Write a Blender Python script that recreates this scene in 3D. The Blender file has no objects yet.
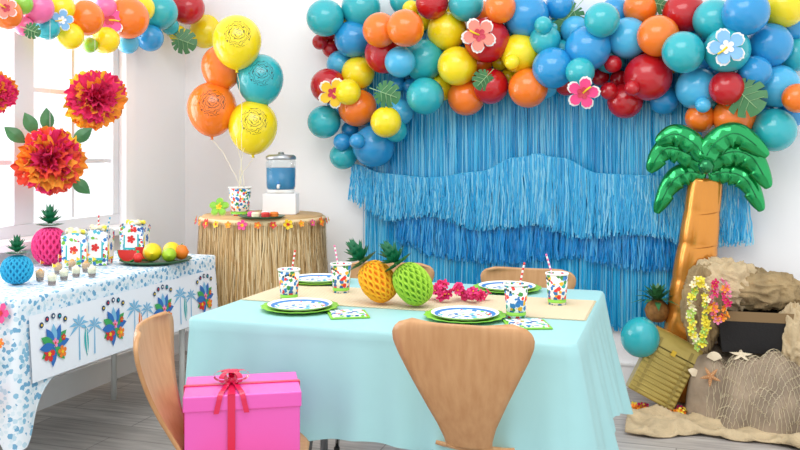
import bpy, bmesh, math, random
from mathutils import Vector, Matrix, Euler, noise
random.seed(7)
PI=math.pi
C=bpy.context.scene.collection
H=1.28; F=850.0; HY=150.0
cs,sn=math.cos(math.radians(18)),math.sin(math.radians(18))
A=-2.99; B=4.75
def room(X,Y,z=0): return Vector((cs*X-sn*Y, sn*X+cs*Y, z))
def atY(px,py,Y):
    return room((px-400)/F*Y, Y, H-(py-HY)*Y/F)
def atZ(px,py,z):
    Y=F*(H-z)/(py-HY); return room((px-400)/F*Y,Y,z)
def Yb(px,b=B): return b/(sn*(px-400)/F+cs)
def Ya(px,a=A): return a/(cs*(px-400)/F-sn)
def atB(px,py,b=B): return atY(px,py,Yb(px,b))
def atA(px,py,a=A): return atY(px,py,Ya(px,a))
# ---------------------------------------------------------------- materials
def lin(h):
    h=h.lstrip('#'); o=[]
    for i in (0,2,4):
        c=int(h[i:i+2],16)/255; o.append(c/12.92 if c<=.04045 else ((c+.055)/1.055)**2.4)
    return (*o,1)
MATS={}
def mat(name,col,rough=.5,metal=0,coat=0,trans=0,sub=0,bump=0,bscale=50,var=0,spec=None,alpha=1,vscale=None):
    if name in MATS: return MATS[name]
    m=bpy.data.materials.new(name); m.use_nodes=True; nt=m.node_tree; b=nt.nodes['Principled BSDF']
    c=lin(col); b.inputs['Base Color'].default_value=c
    b.inputs['Roughness'].default_value=rough; b.inputs['Metallic'].default_value=metal
    b.inputs['Coat Weight'].default_value=coat; b.inputs['Transmission Weight'].default_value=trans
    b.inputs['Alpha'].default_value=alpha
    if sub: b.inputs['Subsurface Weight'].default_value=sub; b.inputs['Subsurface Scale'].default_value=.05
    if spec is not None: b.inputs['Specular IOR Level'].default_value=spec
    if bump or var:
        tc=nt.nodes.new('ShaderNodeTexCoord'); n=nt.nodes.new('ShaderNodeTexNoise'); n.inputs['Scale'].default_value=vscale or bscale; n.inputs['Detail'].default_value=4
        nt.links.new(tc.outputs['Object'],n.inputs['Vector'])
        if bump:
            n2=n
            if vscale:
                n2=nt.nodes.new('ShaderNodeTexNoise'); n2.inputs['Scale'].default_value=bscale; nt.links.new(tc.outputs['Object'],n2.inputs['Vector'])
            bp=nt.nodes.new('ShaderNodeBump'); bp.inputs['Strength'].default_value=bump; bp.inputs['Distance'].default_value=.01
            nt.links.new(n2.outputs['Fac'],bp.inputs['Height']); nt.links.new(bp.outputs['Normal'],b.inputs['Normal'])
        if var:
            r=nt.nodes.new('ShaderNodeValToRGB'); r.color_ramp.elements[0].position=.3; r.color_ramp.elements[1].position=.7
            r.color_ramp.elements[0].color=tuple(x*(1-var) for x in c[:3])+(1,); r.color_ramp.elements[1].color=tuple(min(1,x*(1+var)) for x in c[:3])+(1,)
            nt.links.new(n.outputs['Fac'],r.inputs['Fac']); nt.links.new(r.outputs['Color'],b.inputs['Base Color'])
    MATS[name]=m; return m
def mat_cells(name,base,cols,scale=20,rough=.5,thr=.5):
    if name in MATS: return MATS[name]
    m=bpy.data.materials.new(name); m.use_nodes=True; nt=m.node_tree; b=nt.nodes['Principled BSDF']; b.inputs['Roughness'].default_value=rough
    tc=nt.nodes.new('ShaderNodeTexCoord')
    nz=nt.nodes.new('ShaderNodeTexNoise'); nz.inputs['Scale'].default_value=scale*1.5
    mx=nt.nodes.new('ShaderNodeMixRGB'); mx.inputs['Fac'].default_value=.7/scale; nt.links.new(tc.outputs['Object'],mx.inputs[1]); nt.links.new(nz.outputs['Color'],mx.inputs[2]); nt.links.new(tc.outputs['Object'],nz.inputs['Vector'])
    v=nt.nodes.new('ShaderNodeTexVoronoi'); v.inputs['Scale'].default_value=scale; nt.links.new(mx.outputs[0],v.inputs['Vector'])
    sp=nt.nodes.new('ShaderNodeSeparateColor'); nt.links.new(v.outputs['Color'],sp.inputs['Color'])
    r=nt.nodes.new('ShaderNodeValToRGB'); r.color_ramp.interpolation='CONSTANT'; e=r.color_ramp.elements
    n=len(cols); e[0].position=0; e[0].color=lin(cols[0]); e[1].position=1/n; e[1].color=lin(cols[1 % n])
    for i in range(2,n): k=e.new(i/n); k.color=lin(cols[i])
    nt.links.new(sp.outputs['Red'],r.inputs['Fac'])
    lt=nt.nodes.new('ShaderNodeMath'); lt.operation='LESS_THAN'; lt.inputs[1].default_value=thr; nt.links.new(v.outputs['Distance'],lt.inputs[0])
    mm=nt.nodes.new('ShaderNodeMixRGB'); mm.inputs[1].default_value=lin(base); nt.links.new(lt.outputs[0],mm.inputs[0]); nt.links.new(r.outputs['Color'],mm.inputs[2])
    nt.links.new(mm.outputs[0],b.inputs['Base Color']); MATS[name]=m; return m
BC={'teal':'#2FB2BC','blue':'#2A96D2','light blue':'#4BB5E0','red':'#BE1420','orange':'#F57C20','yellow':'#F7DF1C','pink':'#F070A8','green':'#8CC63F'}
def balloon_mat(c): return mat('balloon_latex_'+c.replace(' ','_'),BC[c],rough=.2,coat=.4,sub=.12)
def balloon_print(c):
    name='printed_balloon_latex_'+c
    if name in MATS: return MATS[name]
    m=bpy.data.materials.new(name); m.use_nodes=True; nt=m.node_tree; b=nt.nodes['Principled BSDF']; b.inputs['Roughness'].default_value=.2; b.inputs['Coat Weight'].default_value=.4
    tc=nt.nodes.new('ShaderNodeTexCoord')
    d=nt.nodes.new('ShaderNodeVectorMath'); d.operation='DISTANCE'; d.inputs[1].default_value=(.5,-.84,.15); nt.links.new(tc.outputs['Object'],d.inputs[0])
    lt=nt.nodes.new('ShaderNodeMath'); lt.operation='LESS_THAN'; lt.inputs[1].default_value=.55; nt.links.new(d.outputs['Value'],lt.inputs[0])
    w=nt.nodes.new('ShaderNodeTexWave'); w.wave_type='RINGS'; w.inputs['Scale'].default_value=3.2; w.inputs['Distortion'].default_value=7; w.inputs['Detail'].default_value=0; w.inputs['Detail Scale'].default_value=2.2
    va=nt.nodes.new('ShaderNodeVectorMath'); va.operation='SUBTRACT'; va.inputs[1].default_value=(.5,-.84,.15); nt.links.new(tc.outputs['Object'],va.inputs[0]); nt.links.new(va.outputs['Vector'],w.inputs['Vector']); w.rings_direction='SPHERICAL'
    g=nt.nodes.new('ShaderNodeMath'); g.operation='GREATER_THAN'; g.inputs[1].default_value=.80; nt.links.new(w.outputs['Fac'],g.inputs[0])
    mu=nt.nodes.new('ShaderNodeMath'); mu.operation='MULTIPLY'; nt.links.new(g.outputs[0],mu.inputs[0]); nt.links.new(lt.outputs[0],mu.inputs[1])
    mm=nt.nodes.new('ShaderNodeMixRGB'); mm.inputs[1].default_value=lin(BC[c]); mm.inputs[2].default_value=tuple(x*.22 for x in lin(BC[c])[:3])+(1,); nt.links.new(mu.outputs[0],mm.inputs[0]); nt.links.new(mm.outputs[0],b.inputs['Base Color'])
    MATS[name]=m; return m
# ---------------------------------------------------------------- mesh builder
class MB:
    def __init__(s): s.v=[]; s.f=[]; s.mi=[]; s.sm=[]; s.m=[]
    def slot(s,m):
        if m not in s.m: s.m.append(m)
        return s.m.index(m)
    def add(s,vs,fs,m,smooth=True,M=None):
        o=len(s.v); k=s.slot(m)
        s.v+= [tuple(M@Vector(v)) if M else tuple(v) for v in vs]
        for f in fs: s.f.append([i+o for i in f]); s.mi.append(k); s.sm.append(smooth)
        return s
    def box(s,c,d,m,M=None):
        x,y,z=[t/2 for t in d]; 
        vs=[(c[0]+i*x,c[1]+j*y,c[2]+k*z) for i in(-1,1) for j in(-1,1) for k in(-1,1)]
        s.add(vs,[(0,1,3,2),(4,6,7,5),(0,4,5,1),(2,3,7,6),(0,2,6,4),(1,5,7,3)],m,False,M); return s
    def lathe(s,prof,m,n=24,M=None,smooth=True,cap=True,func=None):
        vs=[];fs=[]
        for i,(r,z) in enumerate(prof):
            for j in range(n):
                a=2*PI*j/n; rr=r*(func(a,i) if func else 1); vs.append((rr*math.cos(a),rr*math.sin(a),z))
        for i in range(len(prof)-1):
            for j in range(n):
                k=(j+1)%n; fs.append((i*n+j,i*n+k,(i+1)*n+k,(i+1)*n+j))
        if cap:
            if prof[0][0]>1e-4: fs.append(tuple(range(n))[::-1])
            if prof[-1][0]>1e-4: fs.append(tuple((len(prof)-1)*n+j for j in range(n)))
        s.add(vs,fs,m,smooth,M); return s
    def tube(s,pts,r,m,n=6,M=None,smooth=True):
        pts=[Vector(p) for p in pts]; N=len(pts); vs=[];fs=[]
        up=Vector((0,0,1)); 
        for i,p in enumerate(pts):
            t=(pts[min(i+1,N-1)]-pts[max(i-1,0)]).normalized()
            u=Vector((1,0,0)) if abs(t.z)>.95 else up
            a=t.cross(u).normalized(); b=t.cross(a)
            rr=r[i] if isinstance(r,(list,tuple)) else r
            for j in range(n):
                g=2*PI*j/n; vs.append(p+a*math.cos(g)*rr+b*math.sin(g)*rr)
        for i in range(N-1):
            for j in range(n):
                k=(j+1)%n; fs.append((i*n+j,i*n+k,(i+1)*n+k,(i+1)*n+j))
        fs.append(tuple(range(n))[::-1]); fs.append(tuple((N-1)*n+j for j in range(n)))
        s.add(vs,fs,m,smooth,M); return s
    def grid(s,fn,nu,nv,m,smooth=True,M=None,closeu=False):
        vs=[fn(i/(nu if closeu else nu-1),j/(nv-1)) for i in range(nu) for j in range(nv)]; fs=[]
        for i in range(nu if closeu else nu-1):
            for j in range(nv-1):
                k=(i+1)%nu; fs.append((i*nv+j,k*nv+j,k*nv+j+1,i*nv+j+1))
        s.add(vs,fs,m,smooth,M); return s
    def fan(s,pts,c,m,M=None,smooth=False):
        n=len(pts); s.add(list(pts)+[c],[(i,(i+1)%n,n) for i in range(n)],m,smooth,M); return s
    def mesh(s,name):
        me=bpy.data.meshes.new(name); me.from_pydata(s.v,[],s.f)
        for m in s.m: me.materials.append(m)
        me.polygons.foreach_set('material_index',s.mi); me.polygons.foreach_set('use_smooth',s.sm); me.update(); return me
    def build(s,name,parent=None,loc=None,rot=None):
        o=bpy.data.objects.new(name,s.mesh(name)); C.objects.link(o)
        if parent: o.parent=parent
        if loc is not None: o.location=loc
        if rot is not None: o.rotation_euler=rot
        return o
def tag(o,label=None,cat=None,group=None,kind=None):
    if label: o['label']=label
    if cat: o['category']=cat
    if group: o['group']=group
    if kind: o['kind']=kind
    return o
def thing(name,label,cat,loc=(0,0,0),rz=0,group=None):
    o=bpy.data.objects.new(name,None); o.empty_display_size=.05; C.objects.link(o); o.location=loc; o.rotation_euler=(0,0,rz)
    return tag(o,label,cat,group)
def solid(o,t,off=0):
    m=o.modifiers.new('Solidify','SOLIDIFY'); m.thickness=t; m.offset=off; return o
def face_to(n,roll=0):
    return (Vector(n).to_track_quat('Z','Y').to_matrix() @ Matrix.Rotation(roll,3,'Z')).to_euler()
CAMP=Vector((0,0,H))
ORD=['first','second','third','fourth','fifth','sixth','seventh','eighth','ninth','tenth','eleventh','twelfth','thirteenth','fourteenth','fifteenth','sixteenth','seventeenth','eighteenth','nineteenth','twentieth','twenty-first','twenty-second']
# ---------------------------------------------------------------- room
wallm=mat('white_wall_paint','#F8F9FB',.8,bump=.03,bscale=200)
trimm=mat('white_trim_paint','#F8F9FA',.45)
fm=bpy.data.materials.new('grey_wood_planks'); fm.use_nodes=True; nt=fm.node_tree; b=nt.nodes['Principled BSDF']; b.inputs['Roughness'].default_value=.42
tc=nt.nodes.new('ShaderNodeTexCoord'); br=nt.nodes.new('ShaderNodeTexBrick'); br.inputs['Scale'].default_value=1; br.inputs['Brick Width'].default_value=1.2; br.inputs['Row Height'].default_value=.16; br.inputs['Mortar Size'].default_value=.0025
br.inputs['Color1'].default_value=lin('#CCC7C3'); br.inputs['Color2'].default_value=lin('#B0AAA5'); br.inputs['Mortar'].default_value=lin('#88817C'); br.offset=.37
nt.links.new(tc.outputs['Object'],br.inputs['Vector'])
mp=nt.nodes.new('ShaderNodeMapping'); mp.inputs['Scale'].default_value=(1.2,14,1); nt.links.new(tc.outputs['Object'],mp.inputs['Vector'])
nz=nt.nodes.new('ShaderNodeTexNoise'); nz.inputs['Scale'].default_value=3; nz.inputs['Detail'].default_value=6; nt.links.new(mp.outputs['Vector'],nz.inputs['Vector'])
rp=nt.nodes.new('ShaderNodeValToRGB'); rp.color_ramp.elements[0].position=.35; rp.color_ramp.elements[0].color=(.6,.57,.55,1); rp.color_ramp.elements[1].position=.65; rp.color_ramp.elements[1].color=(1.1,1.08,1.05,1); nt.links.new(nz.outputs['Fac'],rp.inputs['Fac'])
mx=nt.nodes.new('ShaderNodeMixRGB'); mx.blend_type='MULTIPLY'; mx.inputs[0].default_value=.75; nt.links.new(br.outputs['Color'],mx.inputs[1]); nt.links.new(rp.outputs['Color'],mx.inputs[2]); nt.links.new(mx.outputs[0],b.inputs['Base Color'])
tag(MB().box((-.5,2.2,-.05),(5.2,5.3,.1),fm).build('floor'),'grey wood plank floor',None,None,'structure')
tag(MB().box((-.5,B+.06,1.3),(5.2,.12,2.7),wallm).build('wall_back'),'plain white wall behind the fringe',None,None,'structure')
wb0,wb1,wz0,wz1=2.3,4.10,.86,2.3
w=MB(); w.box((A-.06,(wb0-.4)/2,1.3),(.12,wb0+.4,2.7),wallm); w.box((A-.06,(wb1+B)/2,1.3),(.12,B-wb1,2.7),wallm)
w.box((A-.06,(wb0+wb1)/2,(wz0-.05)/2),(.12,wb1-wb0,wz0+.05),wallm); w.box((A-.06,(wb0+wb1)/2,(wz1+2.65)/2),(.12,wb1-wb0,2.65-wz1),wallm)
tag(w.build('wall_left'),'white side wall with the window',None,None,'structure')
tag(MB().box((-.5,B-.008,.06),(4.98,.016,.12),trimm).box((-.5,B-.012,.125),(4.98,.022,.012),trimm).build('baseboard_back'),'white baseboard along the back wall',None,None,'structure')
tag(MB().box((A+.008,2.17,.06),(.016,5.1,.12),trimm).box((A+.012,2.17,.125),(.022,5.1,.012),trimm).build('baseboard_left'),'white baseboard along the window wall',None,None,'structure')
# window
wr=thing('window_1','tall white framed window with many panes, daylight outside',None,(A,wb0,wz0)); wr['kind']='structure'
L=wb1-wb0; Hh=wz1-wz0; fb=3.36-wb0
sashm=mat('white_sash_paint','#DDE1E6',.45)
m=MB(); 
for y in (-.04,L+.04): m.box((.012,y,Hh/2),(.036,.09,Hh),trimm)
m.box((.012,L/2,Hh+.045),(.04,L+.17,.09),trimm); m.build('casing',wr)
m=MB(); m.box((.03,L/2,-.03),(.1,L+.2,.035),trimm); m.build('sill',wr)
m=MB()
for y,wd_ in ((.03,.05),(fb,.13),(L-.03,.05)): m.box((-.05,y,Hh/2),(.06,wd_,Hh-.12),sashm)
for z in (.03,Hh-.03): m.box((-.05,L/2,z),(.062,L-.004,.058),sashm)
m.build('sash',wr)
m=MB()
for z in (.36,.72,1.08): m.box((-.052,L/2,z),(.022,L-.08,.022),sashm)
for y in (fb+.37,fb-.42,fb-.75): m.box((-.048,y,Hh/2),(.026,.022,Hh-.13),sashm)
m.build('muntin',wr)
# ---------------------------------------------------------------- chairs
wood=bpy.data.materials.new('tan_plywood'); wood.use_nodes=True; nt=wood.node_tree; b=nt.nodes['Principled BSDF']; b.inputs['Roughness'].default_value=.38
tc=nt.nodes.new('ShaderNodeTexCoord'); mp=nt.nodes.new('ShaderNodeMapping'); mp.inputs['Scale'].default_value=(30,30,2); nt.links.new(tc.outputs['Object'],mp.inputs['Vector'])
nz=nt.nodes.new('ShaderNodeTexNoise'); nz.inputs['Scale'].default_value=2; nz.inputs['Detail'].default_value=5; nt.links.new(mp.outputs['Vector'],nz.inputs['Vector'])
rp=nt.nodes.new('ShaderNodeValToRGB'); rp.color_ramp.elements[0].color=lin('#BC8A5B'); rp.color_ramp.elements[1].color=lin('#C99A6B'); rp.color_ramp.elements[0].position=.3; rp.color_ramp.elements[1].position=.7
nt.links.new(nz.outputs['Fac'],rp.inputs['Fac']); nt.links.new(rp.outputs['Color'],b.inputs['Base Color'])
chrome=mat('chrome','#C8CACC',.15,metal=1)
def interp(tab,x):
    for i in range(len(tab)-1):
        if x<=tab[i+1][0]:
            t=(x-tab[i][0])/(tab[i+1][0]-tab[i][0]); return tab[i][1]+(tab[i+1][1]-tab[i][1])*t
    return tab[-1][1]
def chair(label,loc,rz,top=.36):
    t=thing('dining_chair',label,'chair',loc,rz,'tan plywood chairs around the party table')
    BT=[(0,.062),(.08,.066),(.2,.080),(.4,.114),(.6,.150),(.75,.177),(.84,.190),(.9,.192),(.94,.187),(.97,.175),(.99,.158),(1,.135)]
    def back(u,v):
        w=interp(BT,v); x=(u*2-1)
        z=.465+top*v; y=-.175-.085*v-.012*math.sin(v*PI)+.035*x*x*(.3+.7*v)+.03*(1-v)**3
        return (x*w,y,z)
    m=MB().grid(back,15,40,wood); o=solid(m.build('backrest',t),.011)
    ST=[(0,.062),(.08,.075),(.2,.13),(.35,.185),(.55,.2),(.75,.19),(.88,.172),(.95,.145),(1,.11)]
    def seat(u,v):
        w=interp(ST,v); x=(u*2-1); y=-.145+.33*v
        z=.447+.018*(1-min(1,v/.15))**2-.018*max(0,(v-.75)/.25)**2+.008*x*x
        return (x*w,y,z)
    m=MB().grid(seat,13,30,wood); solid(m.build('seat',t),.011)
    for sx in(-1,1):
        for sy in(-1,1):
            lg_=MB().tube([(sx*.03,sy*.035,.427),(sx*.12,sy*.10,.423),(sx*.165,sy*.135,.412),(sx*.182,sy*.15,.385),(sx*.225,sy*.19,.006)],.0095,chrome,8).build('leg',t)
            MB().lathe([(.013,0),(.013,.012)],mat('black_rubber','#1b1b1c',.6),10,Matrix.Translation((sx*.225,sy*.19,0))).build('foot_cap',lg_)
    MB().lathe([(.075,.418),(.075,.436)],mat('dark_metal','#3A3B3D',.4,metal=.6),20).build('seat_mount',t)
    return t
p=room(.168,2.26); chair('tan plywood chair with backrest toward the camera, before the aqua table',(p.x,p.y+.21,0),0)
p=room(-.44,2.31); chair('tan plywood chair turned sideways, carrying the pink gift box',(p.x,p.y,.004),math.radians(20-90),.345)
p=atB(528,266,3.43); chair('tan plywood chair behind the table, by the two right-hand cups',(p.x,3.19,0),PI,.335)
p=atB(394,262,3.43); chair('tan plywood chair behind the table, mostly hidden by the honeycomb pineapples',(p.x,3.19,0),PI+.06,.335)
# ---------------------------------------------------------------- main table
TA0,TA1,TB0,TB1=-1.475,-.262,2.355,3.30
TC=((TA0+TA1)/2,(TB0+TB1)/2)
tb=thing('party_table','rectangular party table hidden under the aqua cloth','table',(TC[0],TC[1],0))
white_pl=mat('white_plastic_top','#E6E6E2',.5); grey_met=mat('grey_metal_tube','#A5A8AC',.4,metal=.5)
MB().box((0,0,.72),(TA1-TA0-.02,TB1-TB0-.02,.04),white_pl).build('tabletop',tb)
for sx in(-1,1):
    for sy in(-1,1): MB().tube([(sx*.5,sy*.38,.70),(sx*.5,sy*.38,0)],.016,grey_met,10).build('leg',tb)
def cloth_perim(hx,hy,r,N):
    pts=[]
    Ls=[2*(hx-r),PI/2*r,2*(hy-r),PI/2*r]*2; tot=sum(Ls)
    for i in range(N):
        d=i/N*tot; k=0
        while d>Ls[k]: d-=Ls[k];k+=1
        if k==0: pts.append((-(hx-r)+d,-hy,0,-1))
        elif k==2: pts.append((hx,-(hy-r)+d,1,0))
        elif k==4: pts.append(((hx-r)-d,hy,0,1))
        elif k==6: pts.append((-hx,(hy-r)-d,-1,0))
        else:
            f=d/Ls[k]; cx,cy,a0={1:(hx-r,-(hy-r),-PI/2),3:(hx-r,hy-r,0),5:(-(hx-r),hy-r,PI/2),7:(-(hx-r),-(hy-r),PI)}[k]
            an=a0+f*PI/2; pts.append((cx+r*math.cos(an),cy+r*math.sin(an),math.cos(an),math.sin(an)))
    return pts
def tablecloth(name,label,hx,hy,ztop,drop,cm,loc,amp=.012,cdrop=.12,freq=34,N=640,flare=.03,cw=.2,rad=.03,build=True,fx=None):
    m=MB(); P=cloth_perim(hx,hy,rad,N); V=16
    vs=[];fs=[]
    for i,(x,y,nx,ny) in enumerate(P):
        ex=hx-abs(x); ey=hy-abs(y); dc=math.hypot(ex,ey)
        cn=math.exp(-(dc/cw)**2)
        dl=drop+cdrop*cn; fl=flare+((fx or 0)*max(0,nx))
        for j in range(V):
            t=j/(V-1)
            ph=i/N*2*PI
            rip=math.sin(ph*freq+1.3*math.sin(ph*5))*.5+.5*math.sin(ph*freq*.43+2)
            out=fl*t+amp*(1+.6*cn)*rip*t**1.3+ cn*.02*t
            if j==0: out=0; z=ztop
            elif j==1: out=.006; z=ztop-.008
            else: z=ztop-.008-(dl)*(t-1/(V-1))/(1-1/(V-1))
            vs.append((x+nx*out,y+ny*out,z))
    for i in range(N):
        k=(i+1)%N
        for j in range(V-1): fs.append((i*V+j,i*V+j+1,k*V+j+1,k*V+j))
    m.add(vs,fs,cm,True)
    m.add([(q[0],q[1],ztop) for q in P],[tuple(range(N))],cm,False)
    if not build: return m
    o=m.build(name,None,loc); tag(o,label,'tablecloth'); return o
aqua=mat('aqua_plastic_cloth','#9FD0D2',.5,var=.03,vscale=3,bump=.2,bscale=9)
tablecloth('tablecloth','plain aqua tablecloth hanging over the central party table',(TA1-TA0)/2,(TB1-TB0)/2,.747,.30,aqua,(TC[0],TC[1],0),cdrop=.13,cw=.34,amp=.013,fx=.045)
# runner
rm=bpy.data.materials.new('woven_straw'); rm.use_nodes=True; nt=rm.node_tree; b=nt.nodes['Principled BSDF']; b.inputs['Roughness'].default_value=.85
tc=nt.nodes.new('ShaderNodeTexCoord'); ck=nt.nodes.new('ShaderNodeTexChecker'); ck.inputs['Scale'].default_value=120; ck.inputs['Color1'].default_value=lin('#E8DABE'); ck.inputs['Color2'].default_value=lin('#C9B38B'); nt.links.new(tc.outputs['Object'],ck.inputs['Vector']); nt.links.new(ck.outputs['Color'],b.inputs['Base Color'])
m=MB(); m.box((0,0,0),(1.19,.36,.003),rm)
for i in range(60):
    y=-.178+.356*i/59
    for sx in(-1,1): m.box((sx*(.595),y,0),(.014,.003,.0015),rm)
tag(m.build('table_runner',None,((TA0+TA1)/2+.0,2.875,.7495)),'woven straw runner along the middle of the aqua table','table runner')
RZ=.7515
# ---------------------------------------------------------------- cups, plates, napkins
printm=mat_cells('tropical_print','#F3F3EE',['#2B6FB5','#E5352D','#2F7FC1','#1FA6A0','#FFFFFF','#F2B31E','#3B8C3B','#F3F3EE'],scale=75,thr=.6)
printb=mat_cells('blue_tropical_print','#F1F4F5',['#2F7FC1','#4FB5C9','#FFFFFF','#E5352D','#2B5FA5','#7CC242','#F1F4F5'],scale=60,thr=.55)
lime=mat('lime_green_card','#86C83C',.45); redm=mat('red_card','#D8322C',.45); whitem=mat('white_card','#F4F4F0',.45)
bluec=mat('cobalt_blue_card','#3B7EC6',.45); yelm=mat('yellow_card','#F4CF23',.5); pinkc=mat('pink_card','#EC4E93',.5); orgm=mat('orange_card','#F2812A',.5); tealm=mat('teal_card','#2FB3B8',.5)
def cup(label,loc,h=.105,r=.039,group='printed paper cups on the aqua table',name='paper_cup'):
    t=thing(name,label,'cup',loc,random.random()*6,group)
    m=MB().lathe([(0,.004),(r*.74,.004),(r*.74,0),(r*.76,0),(r*.98,h),(r*.94,h),(r*.71,.008),(0,.008)],printm,28,cap=False)
    for q in range(5):
        for s in range(2):
            an=-.5+q*.25+s*PI; rr=r*.93; z=h*.80+.006*math.cos((q-2)*.8)
            m.lathe([(0,.0012),(.0042,.0012),(.0042,0)],mat('dark_teal_ink','#14424F',.5),8,Matrix.Rotation(an,4,'Z')@Matrix.Translation((rr,0,z))@Matrix.Rotation(PI/2,4,'Y'))
    m.build('cup_body',t)
    MB().lathe([(r*.955,h-.003),(r*1.02,h-.003),(r*1.04,h),(r*1.02,h+.003),(r*.955,h+.003),(r*.94,h),(r*.955,h-.003)],whitem,28,cap=False).build('rim',t)
    MB().lathe([(r*.775,.008),(r*.80,.022),(r*.80,.008)],lime,28,cap=False).build('base_band',t)
    return t
def straw(label,loc,tiltx,tilty,col='red',L=.19,group='striped paper straws in the cups'):
    m=MB(); c1=mat(col+'_straw','#E0413A' if col=='red' else ('#3AA6C9' if col=='blue' else '#EC6FA3'),.5)
    seg=20
    for i in range(seg):
        z0=L*i/seg; z1=L*(i+1)/seg
        m.lathe([(.0032,z0),(.0032,z1)],c1 if i%2 else whitem,8,cap=(i in(0,seg-1)))
    o=m.build('paper_straw',None,loc,(tiltx,tilty,0)); return tag(o,label,'straw',group)
cups=[(289,299,'nearest the left end of the straw runner','red',.18),(341,292,'just left of the orange honeycomb pineapple','pink',-.2),(516,317,'between the pink garland and the right table edge','red',.2),(557,304,'nearest the right end of the straw runner','pink',-.28)]
for px,py,d,c,tl in cups:
    p=atZ(px,py,RZ); cup('printed paper cup '+d,(p.x,p.y,RZ))
    straw(f'{c} striped straw in the cup '+d,(p.x-math.sin(tl)*.03,p.y,RZ+.012),0,tl,c,L=.165)
def plate(label,px,py,z):
    p=atZ(px,py,z)
    m=MB(); R=.128
    m.lathe([(0,.002),(.085,.002),(.1,.006),(R,.013),(R+.001,.011),(.1,.003),(.085,0),(0,0)],lime,72,cap=False,func=lambda a,i: 1+(.025*math.cos(a*18) if i in(3,4) else 0))
    tag(m.build('charger_plate',None,(p.x,p.y,z)),'lime green plate under the '+label,'plate','lime green plates')
    m=MB(); R=.108
    m.lathe([(0,.0),(.055,.0)],printb,48,cap=False,M=Matrix.Translation((0,0,.0032))); m.lathe([(.055,.0032),(.072,.0032)],whitem,48,cap=False)
    m.lathe([(.072,.0032),(.085,.008)],printb,48,cap=False); m.lathe([(.085,.008),(.097,.012)],bluec,48,cap=False); m.lathe([(.097,.012),(R,.016)],whitem,48,cap=False)
    m.lathe([(R,.016),(R,.0145),(.08,.0035),(.07,.001),(0,.001)],whitem,48,cap=False)
    tag(m.build('paper_plate',None,(p.x,p.y,z+.0035)),label,'plate','printed paper plates')
ZT=.7485
plate('printed paper plate at the front left, behind the pink gift',300,309,ZT)
plate('printed paper plate above the front chair backrest',465,318,ZT)
plate('printed paper plate on the far side near the pink garland',507,290,ZT)
plate('printed paper plate on the far side behind the second cup',318,282,ZT)
def napkin(label,px,py,rz,s=.125):
    p=atZ(px,py,ZT)
    t=thing('paper_napkin',label,'napkin',(p.x,p.y,ZT),rz,'folded printed napkins')
    MB().box((0,0,.002),(s,s,.004),lime).build('border',t); MB().box((0,0,.0045),(s*.86,s*.86,.0012),printb).build('printed_panel',t)
    MB().box((0,0,.0066),(s*.84,s*.84,.003),printb,Matrix.Rotation(.06,4,'Z')).build('fold',t)
napkin('printed napkin beside the front left plate',348,315,.5); napkin('printed napkin right of the front plate, under the third cup',527,325,.35,.13)
napkin('printed napkin touching the right rim of the front plate',500,331,-.2,.07)
# ---------------------------------------------------------------- honeycomb pineapples
dgreen=mat('dark_green_tissue','#0A6B42',.45,coat=.2); 
def honey(label,loc,R,Hh,c1,c2,tilt=(0,0,0),n=15,crown=.8,group=None,name='honeycomb_pineapple'):
    t=thing(name,label,'decoration',loc,0,group); t.rotation_euler=tilt
    ma=mat('tissue_'+c1.strip('#'),c1,.75); shade_mb=mat('tissue_'+c2.strip('#'),c2,.75)
    m=MB(); NU,NV=180,72; vs=[];
    def pat(u,v): return math.cos(n*(u)*PI*2+ n*v*PI*.8)*.5+.5, math.cos(n*u*PI*2-n*v*PI*.8)*.5+.5
    for i in range(NU):
        for j in range(NV):
            u=i/NU; v=j/(NV-1); a,b_=pat(u,v); k=min(1,(a*b_)*2.0)
            ed=math.sin(v*PI)**.35
            th=v*PI; r=R*math.sin(th)**.8*(1-.12*k*ed)*(1-.06*(1 if i%6<2 else 0)*ed); vs.append((r*math.cos(u*2*PI),r*math.sin(u*2*PI),Hh*(.5-.5*math.cos(th))))
    fa=[];fb_=[]
    for i in range(NU):
        for j in range(NV-1):
            k=(i+1)%NU; q=(i*NV+j,k*NV+j,k*NV+j+1,i*NV+j+1); a,b_=pat((i+.5)/NU,(j+.5)/(NV-1)); (fb_ if a*b_>.4 else fa).append(q)  # hollow cells take the darker tissue: recess shade put into the colour
    m.add(vs,fa,ma,False); k=m.slot(shade_mb)
    for f in fb_: m.f.append(list(f)); m.mi.append(k); m.sm.append(False)
    m.build('honeycomb_body',t)
    m=MB(); LR=R*crown
    for ring,(cnt,el,ln) in enumerate([(15,-.15,.8),(15,.25,.95),(14,.65,1.0),(11,1.0,1.1),(6,1.35,1.15)]):
        for q in range(cnt):
            an=2*PI*q/cnt+ring*.3; d=Vector((math.cos(an)*math.cos(el),math.sin(an)*math.cos(el),math.sin(el))); s=Vector((-math.sin(an),math.cos(an),0)); up=d.cross(s)
            b0=Vector((0,0,Hh*.97+ring*LR*.16)); l=LR*ln; wd=LR*.2
            pts=[b0-s*wd*.6,b0+s*wd*.6,b0+d*l*.5+s*wd-up*.03*l,b0+d*l*.5-s*wd-up*.03*l,b0+d*l+Vector((0,0,-.12*l)),b0+d*l*.5+up*.1*l*-1]
            m.add(pts,[(0,1,2,5),(0,5,3),(3,5,4),(5,2,4)],dgreen,False)
    m.build('leaf_crown',t); return t
p=atZ(381,304,RZ); honey('orange honeycomb pineapple tilted left on the straw runner',(p.x+.035,p.y,RZ+.018),.062,.150,'#F5B21A','#DD7F0C',(0,math.radians(-38),0),group='tilted honeycomb pineapples on the aqua table',crown=1.05)
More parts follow.
